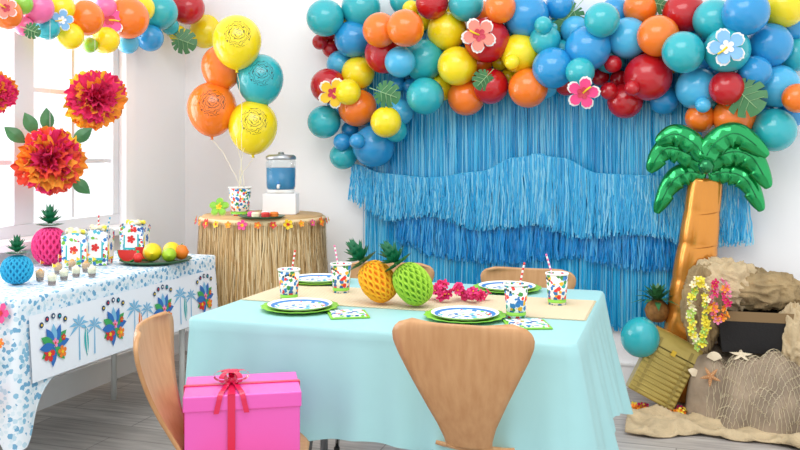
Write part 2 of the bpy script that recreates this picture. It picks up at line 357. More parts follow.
p=atZ(416,307,RZ); honey('lime green honeycomb pineapple beside the orange one',(p.x+.035,p.y,RZ+.018),.062,.150,'#9CC935','#68991C',(0,math.radians(-38),0),group='tilted honeycomb pineapples on the aqua table',crown=1.05)
# ---------------------------------------------------------------- flowers helpers
def hib_pts(R,n=60,ph=0): 
    return [(R*(.5+.5*abs(math.cos(2.5*a))**.55)*(1+.03*math.cos(25*a))*math.cos(a+ph),R*(.5+.5*abs(math.cos(2.5*a))**.55)*(1+.03*math.cos(25*a))*math.sin(a+ph),0) for a in [2*PI*i/n for i in range(n)]]
def hib_mesh(m,R,c,c2,M,cup=.18,back=None):
    if back: m.fan([(x*1.12,y*1.12,-.002) for x,y,z in hib_pts(R)],(0,0,-.002),back,M)
    P=hib_pts(R); m.fan([(x,y,cup*R) for x,y,z in P],(0,0,0),c,M)
    m.fan([(x*.35,y*.35,cup*R*.35+.0015) for x,y,z in P],(0,0,.0015),c2,M)
    m.tube([(0,0,0),(R*.12,R*.08,R*.35),(R*.28,R*.2,R*.55)],[R*.05,R*.05,R*.07],c2,6,M)
def lei(label,path,n,R,cols,name='flower_lei',group=None,loc=None,seed=1):
    rnd=random.Random(seed); loc=Vector(loc); t=thing(name,label,'lei',loc,0,group)
    pts=[Vector(q)-loc for q in path]
    MB().tube(pts,.0018,whitem,4).build('string',t)
    segl=[(pts[i+1]-pts[i]).length for i in range(len(pts)-1)]; tot=sum(segl); m=MB()
    for k in range(n):
        d=k/n*tot; i=0
        while i<len(segl)-1 and d>segl[i]: d-=segl[i]; i+=1
        p=pts[i].lerp(pts[i+1],d/segl[i] if segl[i] else 0)
        dr=Vector((rnd.uniform(-1,1),rnd.uniform(-1.4,.2),rnd.uniform(-.4,1))).normalized()
        M=Matrix.Translation(p+dr*R*.3)@dr.to_track_quat('Z','Y').to_matrix().to_4x4()@Matrix.Rotation(rnd.random()*6,4,'Z')
        c=rnd.choice(cols); m.fan([(x*1,y*1,.4*R) for x,y,z in hib_pts(R*rnd.uniform(.8,1.1),30)],(0,0,0),c,M); m.lathe([(R*.16,.002),(R*.12,R*.3),(0,R*.35)],yelm if c is not yelm else whitem,6,M)
    m.build('flowers',t); return t
pk=mat('hot_pink_petal','#E8347C',.6); ppk=mat('pale_pink_petal','#F893BB',.6); yl=mat('lemon_petal','#F7E850',.6); lg=mat('light_green_petal','#BFE070',.6); og=mat('orange_petal','#F7A134',.6); cr=mat('cream_petal','#F6EDC9',.6)
mg=mat('magenta_petal','#CF2270',.6)
c0=atZ(457,301,RZ); path=[]
for i in range(40):
    u=i/39; path.append((c0.x-.10+.20*u+.02*math.sin(u*19),c0.y+.045*math.sin(u*14),RZ+.016+.034*abs(math.sin(u*10))*(1-u*.4)))
lei('bundled hot pink flower garland next to the lime honeycomb pineapple',path,64,.018,[pk,mg,pk],loc=(c0.x,c0.y,RZ),seed=3)
# ---------------------------------------------------------------- gift
pinkb=mat('glossy_pink_wrap','#E85DBB',.3,coat=.3); ribm=mat('crimson_ribbon','#D8174F',.3,coat=.3)
p=room(-.44,2.375); g=thing('gift_box','pink gift box with crimson ribbon, sitting on the sideways chair','gift box',(p.x,p.y,.464),math.radians(18+11))
def rbox(m,d,mt,z0,bev=.006):
    bm=bmesh.new(); bmesh.ops.create_cube(bm,size=1)
    for v in bm.verts: v.co=Vector((v.co.x*d[0],v.co.y*d[1],z0+(v.co.z+.5)*d[2]))
    bmesh.ops.bevel(bm,geom=list(bm.edges),offset=bev,segments=3,affect='EDGES',profile=.5)
    bm.verts.index_update(); m.add([tuple(v.co) for v in bm.verts],[[v.index for v in f.verts] for f in bm.faces],mt,False); bm.free()
m=MB(); rbox(m,(.305,.205,.125),pinkb,0,.004); m.build('box_body',g)
m=MB(); rbox(m,(.313,.213,.042),pinkb,.121,.004); m.build('lid',g)
m=MB(); rx=-.03
m.box((rx,-.1075,.082),(.02,.003,.164),ribm); m.box((rx,.1075,.082),(.02,.003,.164),ribm); m.box((rx,0,.1645),(.02,.218,.003),ribm)
m.box((0,0,.1642),(.318,.016,.0025),ribm); m.box((-.158,0,.082),(.003,.016,.164),ribm); m.box((.158,0,.082),(.003,.016,.164),ribm)
m.build('ribbon',g)
m=MB()
for an,l in ((.3,.045),(1.2,.035),(2.1,.04),(2.9,.045),(4.0,.04),(5.3,.04)):
    M=Matrix.Translation((rx,0,.166))@Matrix.Rotation(an,4,'Z')
    def loop(u,v): 
        a=-PI*.95+u*PI*1.9; return (l*.55+l*.55*math.cos(a+PI), (v-.5)*.016, .020+.0145*math.sin(a))
    m.grid(loop,18,3,ribm,M=M)
m.lathe([(0,0),(.012,.002),(.012,.016),(0,.02)],ribm,12,Matrix.Translation((rx,0,.166)))
m.build('bow',g)
m=MB()
for sx,q in((-1,.02),(1,.035)):
    m.grid(lambda u,v:(rx+sx*(.01+.03*u)+ (v-.5)*.014,-.02-.092*min(1,u*1.6),.172-.004*u-(max(0,u-.6)*.13)),12,2,ribm)
m.build('ribbon_tail',g)
# ---------------------------------------------------------------- left (window side) table
LA0,LA1,LB0,LB1=-2.86,-2.235,2.45,3.83
LC=((LA0+LA1)/2,(LB0+LB1)/2)
lt_=thing('buffet_table','long buffet table hidden under the printed cloth by the window','table',(LC[0],LC[1],0))
MB().box((0,0,.72),(LA1-LA0-.02,LB1-LB0-.02,.04),white_pl).build('tabletop',lt_)
for sx in(-1,1):
    for sy in(-1,1): MB().tube([(sx*.2,sy*.56,.70),(sx*.2,sy*.56,0)],.015,white_pl,10).build('leg',lt_)
clothw=mat_cells('white_leaf_print_cloth','#E6EEF4',['#86BAD6','#BCD8E6','#6FA8CB','#D6E6EE'],scale=52,thr=.48,rough=.5)
hx,hy=(LA1-LA0)/2,(LB1-LB0)/2
m=tablecloth('x','x',hx,hy,.745,.30,clothw,(0,0,0),amp=.004,flare=.02,cdrop=.22,cw=.09,rad=.012,build=False)
plainw=mat('white_cloth_panel','#EDF0F6',.5)
def fr(s,z,off=.0):
    t=(.745-z)/.32; return (hx+.022*t+.012+off,s,z)
m.grid(lambda u,v: fr(-hy+.05+u*(2*hy-.08), .680-.240*v,.0),40,4,plainw)
def poly(pts,mt,off):
    cx=sum(p[0] for p in pts)/len(pts); cy=sum(p[1] for p in pts)/len(pts)
    m.fan([fr(a,b_,off) for a,b_ in pts],fr(cx,cy,off),mt)
pb=mat('pale_blue_ink','#7FBBDD',.5); db=mat('blue_ink','#2E6FB8',.5); gi=mat('green_ink','#3FA35A',.5); inkd=mat('dark_navy_ink','#1F3F66',.5)
def palm_print(s,z0,h):
    poly([(s-.004,z0),(s+.004,z0),(s+.010,z0+h*.75),(s+.005,z0+h*.75)],pb,.002)
    for q in range(7):
        a=-.3+q*.62; l=h*.36; c=(s+.007,z0+h*.77)
        poly([c,(c[0]+math.cos(a)*l*.5-math.sin(a)*l*.13,c[1]+math.sin(a)*l*.5+math.cos(a)*l*.13),(c[0]+math.cos(a)*l,c[1]+math.sin(a)*l-.25*l),(c[0]+math.cos(a)*l*.5+math.sin(a)*l*.1,c[1]+math.sin(a)*l*.5-math.cos(a)*l*.1)],pb,.002)
def hib_print(s,z,R,c,c2,ph=0):
    poly([(s+x,z+y) for x,y,_ in hib_pts(R,40,ph)],c,.005); poly([(s+x*.3,z+y*.3) for x,y,_ in hib_pts(R,40,ph)],c2,.006)
def leaf_print(s,z,l,a,c,off=.003):
    pts=[]
    for k in range(9): t=k/8; pts.append((t*l,.2*l*math.sin(PI*t)))
    for k in range(7,0,-1): t=k/8; pts.append((t*l,-.2*l*math.sin(PI*t)))
    poly([(s+x*math.cos(a)-y*math.sin(a),z+x*math.sin(a)+y*math.cos(a)) for x,y in pts],c,off)
def cluster(s,z):
    for q,c in enumerate([db,gi,db,pb,db,gi,db]): leaf_print(s,z,.082,.1+q*.5,c,.003+.0004*q)
    for q,c in enumerate([gi,db,gi]): leaf_print(s,z,.078,3.6+q*.9,c,.003+.0004*q)
    hib_print(s-.032,z-.024,.030,redm,yelm); hib_print(s+.038,z-.03,.024,orgm,yelm,.4); hib_print(s+.002,z+.010,.018,ppk,redm,.2); hib_print(s+.048,z+.022,.013,redm,yelm,.2)
    for q in range(5):
        a=PI*.5+(q-2)*.34; cx,cz=s+.112*math.cos(a)*.9,z+.010+.100*math.sin(a)
        poly([(cx+.011*math.cos(k*PI/5),cz+.011*math.sin(k*PI/5)) for k in range(10)],inkd,.0042)
        poly([(cx+.005*math.cos(k*PI/3),cz+.005*math.sin(k*PI/3)) for k in range(6)],[yelm,tealm,whitem,redm,yelm][q],.0052)
def surf(s,z,c): poly([(s+.013*math.sin(PI*k/8),z+.12*(k/8)) for k in range(9)]+[(s-.013*math.sin(PI*k/8),z+.12*(k/8)) for k in range(7,0,-1)],c,.002); poly([(s+.002*x,z+.06+.05*y) for x,y in ((-1,-1),(1,-1),(1,1),(-1,1))],whitem,.003)
for i in range(4):
    s=-hy+.17+i*.355
    cluster(s,.550)
    if i<3: palm_print(s+.135,.465,.17); surf(s+.18,.47,orgm if i%2 else tealm); palm_print(s+.225,.47,.14)
def en(a,z,off): t=(.745-z)/.32; return (a,-hy-.022*t-.03*t-.014-off,z)
for (a,z,R,c,c2) in ((.272,.702,.036,pinkc,redm),(.285,.60,.018,orgm,yelm),(.27,.52,.026,tealm,whitem),(.285,.43,.024,pinkc,whitem),(.255,.38,.030,orgm,yelm),(.19,.64,.03,orgm,yelm),(.1,.55,.05,redm,yelm),(-.1,.6,.05,pinkc,whitem)):
    m.fan([en(a+x,z+y,.003) for x,y,_ in hib_pts(R,40)],en(a,z,.003),c); m.fan([en(a+x*.3,z+y*.3,.005) for x,y,_ in hib_pts(R,40)],en(a,z,.005),c2)
o=m.build('tablecloth',None,(LC[0],LC[1],0)); tag(o,'white cloth printed with blue palms, flowers and leaves on the window-side table','tablecloth')
LZ=.747
def onL(px,py): return atZ(px,py,LZ)
p=onL(17,284); honey('turquoise honeycomb pineapple at the near end of the window-side table',(p.x,p.y,LZ),.062,.115,'#2AA8D0','#177FAE',group='honeycomb pineapples on the window-side table',crown=.85)
p=atY(50,262,3.95); honey('hot pink honeycomb pineapple on the window-side table',(p.x,p.y,LZ),.082,.175,'#EC3F86','#C01A62',group='honeycomb pineapples on the window-side table',crown=.85)
def treat_box(label,px,Y,w,h,rz,name='treat_box'):
    p=atY(px,200,Y); t=thing(name,label,'box',(p.x,p.y,LZ),rz,'printed treat boxes on the window-side table')
    m=MB(); b0,b1=w*.45,w*.5
    N=9; Ps=[]
    for s in range(4):
        for k in range(N):
            u=k/N; c=[(-1,-1),(1,-1),(1,1),(-1,1)]; a,b_=c[s],c[(s+1)%4]
            Ps.append((a[0]+(b_[0]-a[0])*u,a[1]+(b_[1]-a[1])*u,u))
    n=len(Ps); vs=[(x*b0,y*b0,0) for x,y,u in Ps]+[(x*b1,y*b1,h*.85+h*.1*math.sin(u*PI)) for x,y,u in Ps]
    m.add(vs,[(i,(i+1)%n,n+(i+1)%n,n+i) for i in range(n)]+[tuple(range(n))[::-1]],printb,False)
    for s in range(4):
        M=Matrix.Rotation(s*PI/2,4,'Z')@Matrix.Translation((0,-w*.482,h*.47))@Matrix.Rotation(PI/2-.04,4,'X')
        m.box((0,0,0),(w*.62,h*.66,.002),[tealm,yelm,tealm,pinkc][s],M); m.box((0,0,.001),(w*.5,h*.54,.002),whitem,M)
        m.fan([(x,y,.0035) for x,y,_ in hib_pts(w*.17)],(0,0,.0035),[redm,db,orgm,redm][s],M)
    m.build('box_body',t)
    m=MB(); rnd=random.Random(int(px))
    for k in range(26):
        a=rnd.random()*6.3; r=rnd.random()**.5*w*.36; c=rnd.choice([cr,cr,whitem,yl]); m.lathe([(0,-.012),(.010,-.006),(.012,.003),(.006,.011),(0,.012)],c,7,Matrix.Translation((r*math.cos(a),r*math.sin(a),h*.88+rnd.random()*.02)))
    tag(m.build('popcorn',t),kind='stuff')
    return t,p
bxs=[(76,3.92,.112,.165,.5,'left printed box of popcorn behind the small dessert cups'),(99,3.98,.112,.175,.35,'printed box of popcorn with straws, behind the dessert cups'),(135,4.42,.125,.16,.3,'printed box of popcorn farthest along the window-side table')]
for q in bxs:
    t,p=treat_box(q[5],q[0],q[1],q[2],q[3],q[4])
    if q[0]==99:
        for k,(c,tx,ty) in enumerate((('red',.1,.12),('pink',-.1,-.08),('blue',.05,.3))):
            straw(f'{c} striped straw sticking out of the middle popcorn box',(p.x+.01*(k-1),p.y,LZ+.03),tx,ty,c,L=.2)
clear=mat('clear_plastic','#EAF3F5',.1,trans=.7,alpha=.6)
for k,(px,py) in enumerate(sorted(((40,281),(52,285),(64,280),(58,274),(76,277),(86,272),(72,270),(92,277)))):
    p=onL(px,py); t=thing('dessert_cup',f'tiny layered dessert cup, {ORD[k]} from the left of the dessert cups','dessert',(p.x,p.y,LZ),0,'dessert cups on the window-side table')
    MB().lathe([(.014,.001),(.019,.042)],clear,16,cap=False).build('cup_body',t)
    MB().lathe([(0,.002),(.0135,.002),(.0155,.016),(0,.016)],mat('chocolate_layer','#6B4026',.6),14).build('bottom_layer',t)
    MB().lathe([(0,.0165),(.0156,.0165),(.0175,.034),(.008,.046),(0,.052)],cr if k%2 else mat('tan_mousse','#D6A564',.6),14).build('cream_layer',t)
    m=MB().tube([(0,0,.04),(.002,0,.085)],.001,whitem,4); m.add([(0,0,.086),(0,0,.066),(.024,0,.076)],[(0,1,2)],yelm if k%2 else orgm,False); m.build('flag_pick',t)
trm=mat('dark_green_tray','#2F5B3A',.35); p=onL(156,262)
m=MB().lathe([(0,.004),(.13,.004),(.165,.018),(.168,.015),(.135,0),(0,0)],trm,40,cap=False); tag(m.build('serving_tray',None,(p.x,p.y,LZ)),'dark round serving tray on the window-side table','tray')
def fruit(label,dx,dy,dz,r,c,kind):
    m=MB()
    if kind=='round': m.lathe([(0,0),(r*.6,r*.2),(r,r),(r*.6,r*1.8),(r*.15,r*2),(0,r*1.93)],c,20); m.tube([(0,0,r*1.9),(r*.1,0,r*2.2)],r*.06,gi,5)
    elif kind=='lemon': m.lathe([(0,-r*1.45),(r*.15,-r*1.3),(r*.7,-r*.8),(r,0),(r*.7,r*.8),(r*.15,r*1.3),(0,r*1.45)],c,20,Matrix.Translation((0,0,r))@Matrix.Rotation(PI/2,4,'X')@Matrix.Rotation(.6,4,'Y'))
    elif kind=='slice':
        P=[(r*math.cos(PI+PI*k/12),r*math.sin(PI+PI*k/12)+r,0) for k in range(13)]
        m.fan([(x,y,.008) for x,y,z in P],(0,r,.008),c); m.fan([(x,y,-.008) for x,y,z in P],(0,r,-.008),c)
        m.tube([(x,y,0) for x,y,z in P],.009,gi,6)
        m.v=[tuple(Matrix.Rotation(PI/2.1,3,'X')@Vector(v)) for v in m.v]
    o=m.build({'round':'orange_fruit','lemon':'lemon','slice':'watermelon_slice'}[kind],None,(p.x+dx,p.y+dy,LZ+.006+dz)); tag(o,label,'fruit','fruit on the dark serving tray')
lem=mat('lemon_skin','#F7D921',.4,bump=.1,bscale=300); lim=mat('lime_skin','#A7CF2E',.4,bump=.1,bscale=300); orr=mat('orange_skin','#F3821F',.45,bump=.1,bscale=300); mel=mat('melon_flesh','#E8342F',.4)
fruit('red melon slice at the left rim of the serving tray',-.10,-.08,.003,.052,mel,'slice'); fruit('red melon slice behind the lemons on the serving tray',-.07,.02,.003,.056,mel,'slice')
fruit('large lemon in the middle of the serving tray',.0,-.03,0,.044,lem,'lemon'); fruit('lemon behind the lime on the serving tray',.04,.07,0,.042,lem,'lemon')
fruit('lime at the right front of the serving tray',.085,-.02,0,.034,lim,'lemon'); fruit('orange at the back of the serving tray',.095,.07,0,.036,orr,'round'); fruit('small red fruit at the front of the serving tray',-.03,-.10,0,.024,mel,'round')
# ---------------------------------------------------------------- grass skirt table
gp=room((263-400)/F*4.7,4.7); GZ=.925
gt=thing('round_table','round table wrapped in a straw grass skirt, in the room corner','table',(gp.x,gp.y,0))
tan=mat('tan_wood','#C9A472',.6,var=.1,vscale=6)
MB().lathe([(0,GZ-.03),(.325,GZ-.03),(.332,GZ-.02),(.332,GZ-.006),(.325,GZ),(0,GZ)],tan,56).build('tabletop',gt)
MB().lathe([(.2,0),(.19,.02),(.03,.04),(.03,GZ-.03)],grey_met,20).build('pedestal',gt)
st=[mat('straw_a','#DDBB85',.8),mat('straw_b','#C7A066',.8),mat('straw_c','#EDD5A6',.8),mat('straw_d','#AB854E',.8)]
m=MB(); rnd=random.Random(5)
for k in range(2800):
    a=rnd.random()*2*PI; r0=.333+rnd.random()*.012; fl=rnd.uniform(.0,.065); zb=.06+rnd.random()*.12; c=st[rnd.choice([0,0,1,2,2,3])]; wd=rnd.uniform(.0012,.0026); n=7; vs=[]
    dr=rnd.gauss(0,.10); w1=rnd.random()*6
    for j in range(n):
        t=j/(n-1); aa=a+dr*t+.016*math.sin(t*7+w1); r=r0+fl*t**1.3+.006*math.sin(t*9+w1); z=GZ-.02-(GZ-.02-zb)*t
        for s in(-1,1): vs.append((r*math.cos(aa)-s*wd*math.sin(aa),r*math.sin(aa)+s*wd*math.cos(aa),z))
    m.add(vs,[(2*j,2*j+1,2*j+3,2*j+2) for j in range(n-1)],c,False)
m.lathe([(.334,GZ-.04),(.344,GZ-.035),(.346,GZ-.015),(.335,GZ-.008)],st[2],60,cap=False)
m.build('grass_skirt',gt)
for k in range(18):
    a=-PI*1.02+k*PI*1.25/18-.15; m=MB(); hib_mesh(m,.019 if k%3 else .028,[orgm,redm,yelm,og,pinkc][k%5],yelm if k%5!=2 else redm,Matrix.Identity(4),cup=.25)
    d=Vector((math.cos(a),math.sin(a),.25)).normalized(); o=m.build('rim_flower',gt,(.358*math.cos(a),.358*math.sin(a),GZ-.03),face_to(d,k)); o['label']=['orange','red','yellow','light orange','pink'][k%5]+' fabric flower on the skirt rim'
def onG(px,Y): return room((px-400)/F*Y,Y)
q=onG(281,4.72); ped=MB(); rbox(ped,(.185,.15,.115),mat('white_gloss_box','#F7F7F7',.3),0,.004)
tag(ped.build('riser_box',None,(q.x,q.y,GZ+.001),(0,0,.3)),'white box riser under the drink dispenser','riser')
t=thing('drink_dispenser','clear drink dispenser of blue punch with a silver lid','drink dispenser',(q.x,q.y,GZ+.117),math.radians(18))
gl=mat('dispenser_glass','#D8EEF4',.05,trans=.85,alpha=.35); liq=mat('blue_punch','#1F93C8',.1,trans=.25)
MB().lathe([(.074,.02),(.08,.03),(.083,.1),(.083,.17),(.078,.185)],gl,28,cap=False).build('jar',t)
MB().lathe([(0,.022),(.072,.022),(.079,.04),(.08,.14),(0,.14)],liq,28).build('punch',t)
MB().lathe([(.07,0),(.075,.004),(.076,.02),(0,.021)],whitem,28).build('base',t)
MB().lathe([(.082,.185),(.084,.19),(.084,.202),(.07,.212),(.018,.214),(.016,.226),(0,.228)],mat('brushed_silver','#B9BEC2',.3,metal=.9),28).build('lid',t)
MB().tube([(0,-.08,.045),(0,-.105,.045),(0,-.112,.03)],.008,whitem,8).tube([(0,-.1,.05),(0,-.1,.068)],.004,bluec,6).build('spigot',t)
q=onG(240,4.62); cup('printed treat pail holding the balloon ribbons on the straw-skirted table',(q.x,q.y,GZ+.001),h=.15,r=.062,group=None,name='treat_pail')['category']='pail'
pail=Vector((q.x,q.y,GZ+.13))
m=MB(); 
q=onG(262,4.44); m.lathe([(0,.003),(.09,.003),(.12,.012),(.121,.01),(.09,0),(0,0)],trm,36,cap=False); tag(m.build('serving_plate',None,(q.x,q.y,GZ+.001)),'dark plate of treats in front of the drink dispenser','plate')
for k,(dx,dy,c,n_) in enumerate(((-.06,0,pinkc,'pink'),(-.02,-.03,cr,'cream'),(.03,-.02,redm,'red'),(.06,.02,orgm,'orange'),(.0,.04,whitem,'white'))):
    tag(MB().lathe([(0,0),(.02,0),(.024,.008),(.021,.012),(.024,.016),(.02,.026),(0,.028)],c,18).build('macaron',None,(q.x+dx,q.y+dy,GZ+.005)),f'{n_} macaron on the dark plate before the drink dispenser','treat','treats on the dark plate')
q=onG(219,4.62); m=MB(); hib_mesh(m,.05,lime,yelm,Matrix.Identity(4),back=lg); tag(m.build('paper_hibiscus',None,(q.x,q.y,GZ+.045),face_to((.3,-.9,.5),.3)),'lime green paper hibiscus left of the treat pail','paper flower')
# ---------------------------------------------------------------- balloons
def balloon_mesh(mt,name,long=1.15):
    m=MB(); pr=[]
    for i in range(21):
        t=PI*i/20; z=math.cos(t); 
        pr.append((math.sin(t)*(1 if z>0 else 1-.06*z*z),z if z>0 else z*long))
    pr=pr[:-1]+[(.07,-long*1.0-.0),(.045,-long-.05),(.075,-long-.11),(0,-long-.10)]
    pr[0]=(0,1); m.lathe(pr,mt,32,cap=False); return m.mesh(name)
PL=[]
def free(c,r,tol=.80):
    for c2,r2 in PL:
        if (c-c2).length<(r+r2)*tol: return False
    return True
BM={}
def put(px,py,rp,wall):
    r=rp*4.6/F
    for it in range(60):
        Y0=(Yb(px,B-r-.03) if wall=='b' else Ya(px,A+r+.05)) if isinstance(wall,str) else wall
        Y=Y0-it*.02; r=rp*Y/F; c=atY(px,py,Y)
        if free(c,r): break
    PL.append((c,r)); return c,r,Y
FILL=[(560,55,15,'teal'),(575,30,14,'light blue'),(440,88,13,'yellow'),(400,112,13,'light blue'),(508,35,14,'teal'),(545,85,13,'light blue'),(700,65,15,'blue'),(610,58,15,'teal'),(560,6,14,'blue'),(478,62,14,'orange'),(758,108,14,'blue'),(340,64,13,'light blue'),(668,60,14,'orange'),(342,22,14,'yellow'),(404,45,14,'teal'),(762,26,14,'teal'),(340,105,13,'light blue'),(712,104,14,'teal'),(480,15,14,'orange'),(615,12,14,'blue'),(395,130,12,'teal'),(566,84,12,'red'),(700,35,14,'blue'),(790,28,14,'blue'),(790,115,13,'blue'),(440,8,13,'yellow')]
G=[(325,18,18,'teal'),(353,39,18,'blue'),(361,8,19,'teal'),(384,54,19,'red'),(328,86,17,'red'),(324,122,16,'teal'),(357,108,18,'orange'),(358,73,16,'yellow'),(380,30,17,'orange'),(405,28,18,'orange'),
(432,3,16,'red'),(424,60,20,'teal'),(447,31,19,'yellow'),(457,66,19,'yellow'),(466,4,17,'teal'),(487,40,22,'red'),(466,97,18,'orange'),(425,96,18,'teal'),(373,146,20,'blue'),(343,156,13,'teal'),(386,122,15,'yellow'),
(526,16,22,'blue'),(520,53,19,'yellow'),(491,86,17,'red'),(528,88,19,'orange'),(553,68,20,'blue'),(545,40,15,'teal'),(588,48,22,'blue'),(602,20,17,'teal'),(628,38,20,'light blue'),(580,72,14,'teal'),
(625,101,17,'red'),(648,77,23,'red'),(658,36,20,'orange'),(684,13,20,'red'),(683,52,20,'teal'),(664,100,14,'blue'),(697,88,20,'light blue'),(714,20,20,'teal'),(727,50,22,'teal'),(746,12,22,'blue'),(770,45,21,'blue'),
(785,6,20,'yellow'),(777,86,21,'light blue'),(734,117,20,'orange'),(727,88,17,'red'),(774,130,21,'teal'),(797,98,14,'orange'),(700,118,14,'orange'),(640,8,16,'orange'),(500,8,15,'orange'),(404,0,14,'teal'),(400,62,15,'light blue'),(755,72,16,'blue'),(796,55,16,'teal'),(348,92,12.6,'yellow'),
(411,9,9,'yellow'),(422,22,9,'yellow'),(328,33,9,'red'),(331,49,9,'red'),(320,42,8,'red'),(405,69,8,'blue'),(418,74,8,'blue'),(398,84,8,'blue'),(411,86,8,'blue'),(350,130,9,'blue'),(342,142,9,'blue'),(357,141,8,'blue'),(500,62,9,'yellow'),(509,77,9,'yellow'),(512,62,8,'yellow'),
(555,28,10,'teal'),(543,25,9,'teal'),(600,77,9,'red'),(613,64,9,'red'),(609,91,9,'red'),(619,79,9,'red'),(632,88,8,'red'),(715,72,9,'blue'),(640,50,9,'red'),(703,105,8,'light blue')]
CUT=[('hibiscus',(333,93),14,'yellow'),('hibiscus',(479,35),16,'coral'),('hibiscus',(583,93),15,'pink'),('hibiscus',(727,47),17,'blue'),('leaf',(384,93),15,''),('leaf',(485,78),12,''),('leaf',(571,14),18,''),('leaf',(655,3),12,''),('leaf',(742,94),22,'')]
lmk=[((333,93),'the yellow hibiscus cutout'),((479,35),'the coral hibiscus cutout'),((583,93),'the pink hibiscus cutout'),((727,47),'the blue hibiscus cutout')]
def rel(px,py,marks):
    q=min(marks,key=lambda l:(l[0][0]-px)**2+(l[0][1]-py)**2); dx=px-q[0][0]; dy=py-q[0][1]
    if dx*dx+dy*dy<16*16: return 'behind '+q[1]
    if abs(dx)>abs(dy): return ('right of ' if dx>0 else 'left of ')+q[1]
    return ('below ' if dy>0 else 'above ')+q[1]
def garland(G,wall,marks,group,fill=(),bigthr=12.5,sc=1.06):
    recs=[]
    for (px,py,rp,c) in list(fill)+sorted(G,key=lambda g:-g[2] if g[2]<bigthr else -100):
        cc,r,Y=put(px,py,rp*(sc if rp>=bigthr else 1),wall); recs.append((px,py,rp,c,cc,r,Y))
    cnt={}
    for rr in sorted(recs,key=lambda q:q[0]):
        px,py,rp,c,cc,r,Y=rr; sz='large' if rp>=15.5 else ('medium' if rp>=bigthr-2.2 else 'small'); key=(sz,c); n=cnt.get(key,0); cnt[key]=n+1
        if c not in BM: BM[c]=balloon_mesh(balloon_mat(c),'balloon')
        o=bpy.data.objects.new('balloon',BM[c]); C.objects.link(o); o.location=cc; s=r*.98; o.scale=(s,s,s)
        d=Vector((random.uniform(-.7,.7),-1,random.uniform(-.5,.8))) if wall!='a' else Vector((1,random.uniform(-.7,.3),random.uniform(-.5,.5)))
        o.rotation_euler=d.to_track_quat('Z','Y').to_euler()
        tag(o,f'{sz} {c} balloon {rel(px,py,marks)}, {ORD[n]} such from left','balloon',group)
    return recs
rec=garland(G,'b',lmk,'balloons of the back wall garland',FILL)
def front(px,py,rp,recs):
    best=99
    for q in recs:
        d=math.hypot(q[0]-px,q[1]-py)*q[6]/F
        if d<q[5]+rp*q[6]/F*.3: best=min(best,q[6]-math.sqrt(max(0,q[5]**2-min(d,q[5])**2)))
    return best-.02
CC={'yellow':mat('yellow_paper','#F7C92B',.5),'coral':mat('coral_paper','#F58D7C',.5),'pink':mat('pink_paper','#EC4585',.5),'blue':mat('sky_paper','#86BDE8',.5),'hot pink':mat('hotpink_paper','#F0559A',.5)}
leafm=mat('monstera_green','#3F7A48',.4,var=.2,vscale=12); leafv=mat('leaf_vein','#9CC58E',.5)
def monstera(t,R):
    pts=[]
    for i in range(72):
        a=2*PI*i/72; f=abs(((a+PI/2)%(2*PI))-PI)/PI
        r=R*(.78+.22*math.cos(a-PI/2)); r*= (.62 if (i%6 in(0,)) and .12<f<.9 else 1)
        if f>.93: r*=.35
        pts.append((r*math.cos(a),r*math.sin(a),-.12*abs(r*math.cos(a))))
    MB().fan(pts,(0,0,0),leafm).build('leaf_blade',t); m=MB()
    m.tube([(0,-R*.9,0),(0,0,.003),(0,R*.8,.002)],.0022,leafv,5)
    for s in(-1,1):
        for k in range(3): m.tube([(0,R*(-.2+.3*k),.003),(s*R*.5,R*(.05+.3*k),-.04*R)],.0012,leafv,4)
    m.build('vein',t)
def cutouts(CUT,recs,group1,group2,where,fallback=4.2):
    k=0
    for kind,(px,py),rp,c in CUT:
        Y=front(px,py,rp,recs); 
        if Y>50: Y=fallback
        p=atY(px,py,Y); R=rp*Y/F; n=(CAMP-p).normalized()+Vector((random.uniform(-.2,.2),0,random.uniform(-.2,.2)))
        if kind=='hibiscus':
            t=thing('paper_hibiscus',f'{c} paper hibiscus cutout with white edge {where}','paper flower',p,0,group1); t.rotation_euler=face_to(n,random.random()*6)
            MB().fan([(x*1.14,y*1.14,-.001) for x,y,z in hib_pts(R)],(0,0,-.004),whitem).build('white_edge',t)
            MB().fan([(x,y,.1*R) for x,y,z in hib_pts(R)],(0,0,.002),CC[c]).build('petals',t)
            m=MB(); P=hib_pts(R*.42); m.fan([(x,y,.07*R+.003) for x,y,z in P],(0,0,.004),whitem if c=='blue' else mat('deep_red_paper','#C93A50',.5)); m.tube([(0,0,.004),(R*.3,R*.25,.012),(R*.55,R*.4,.015)],R*.06,yelm,6); m.build('stamen',t)
        else:
            t=thing('monstera_leaf',f'green split leaf cutout, {ORD[k]} from the left {where}','leaf',p,0,group2); k+=1
            t.rotation_euler=face_to(n,random.choice([.6,-1.9,2.4,3.9])); monstera(t,R*1.15)
cutouts(CUT,rec,'paper hibiscus cutouts on the back wall garland','split leaves on the back wall garland','on the back wall garland')
G2=[(6,14,15,'orange'),(38,8,15,'pink'),(24,26,10,'pink'),(48,28,12,'teal'),(70,36,13,'yellow'),(86,18,17,'orange'),(60,8,14,'yellow'),(128,18,20,'orange'),(106,40,13,'yellow'),(128,43,11,'light blue'),(150,38,13,'blue'),(160,12,17,'teal'),(188,8,16,'red'),(178,34,9,'yellow'),(140,8,14,'yellow'),(105,8,12,'pink'),(90,45,8,'green'),(170,26,9,'teal'),(22,4,11,'green'),(208,32,17,'yellow')]
lm2=[((109,20),'the hot pink hibiscus cutout'),((190,40),'the split leaf beside the bouquet'),((62,20),'the blue paper hibiscus')]
rec2=garland(G2,'a',lm2,'balloons of the garland above the window')
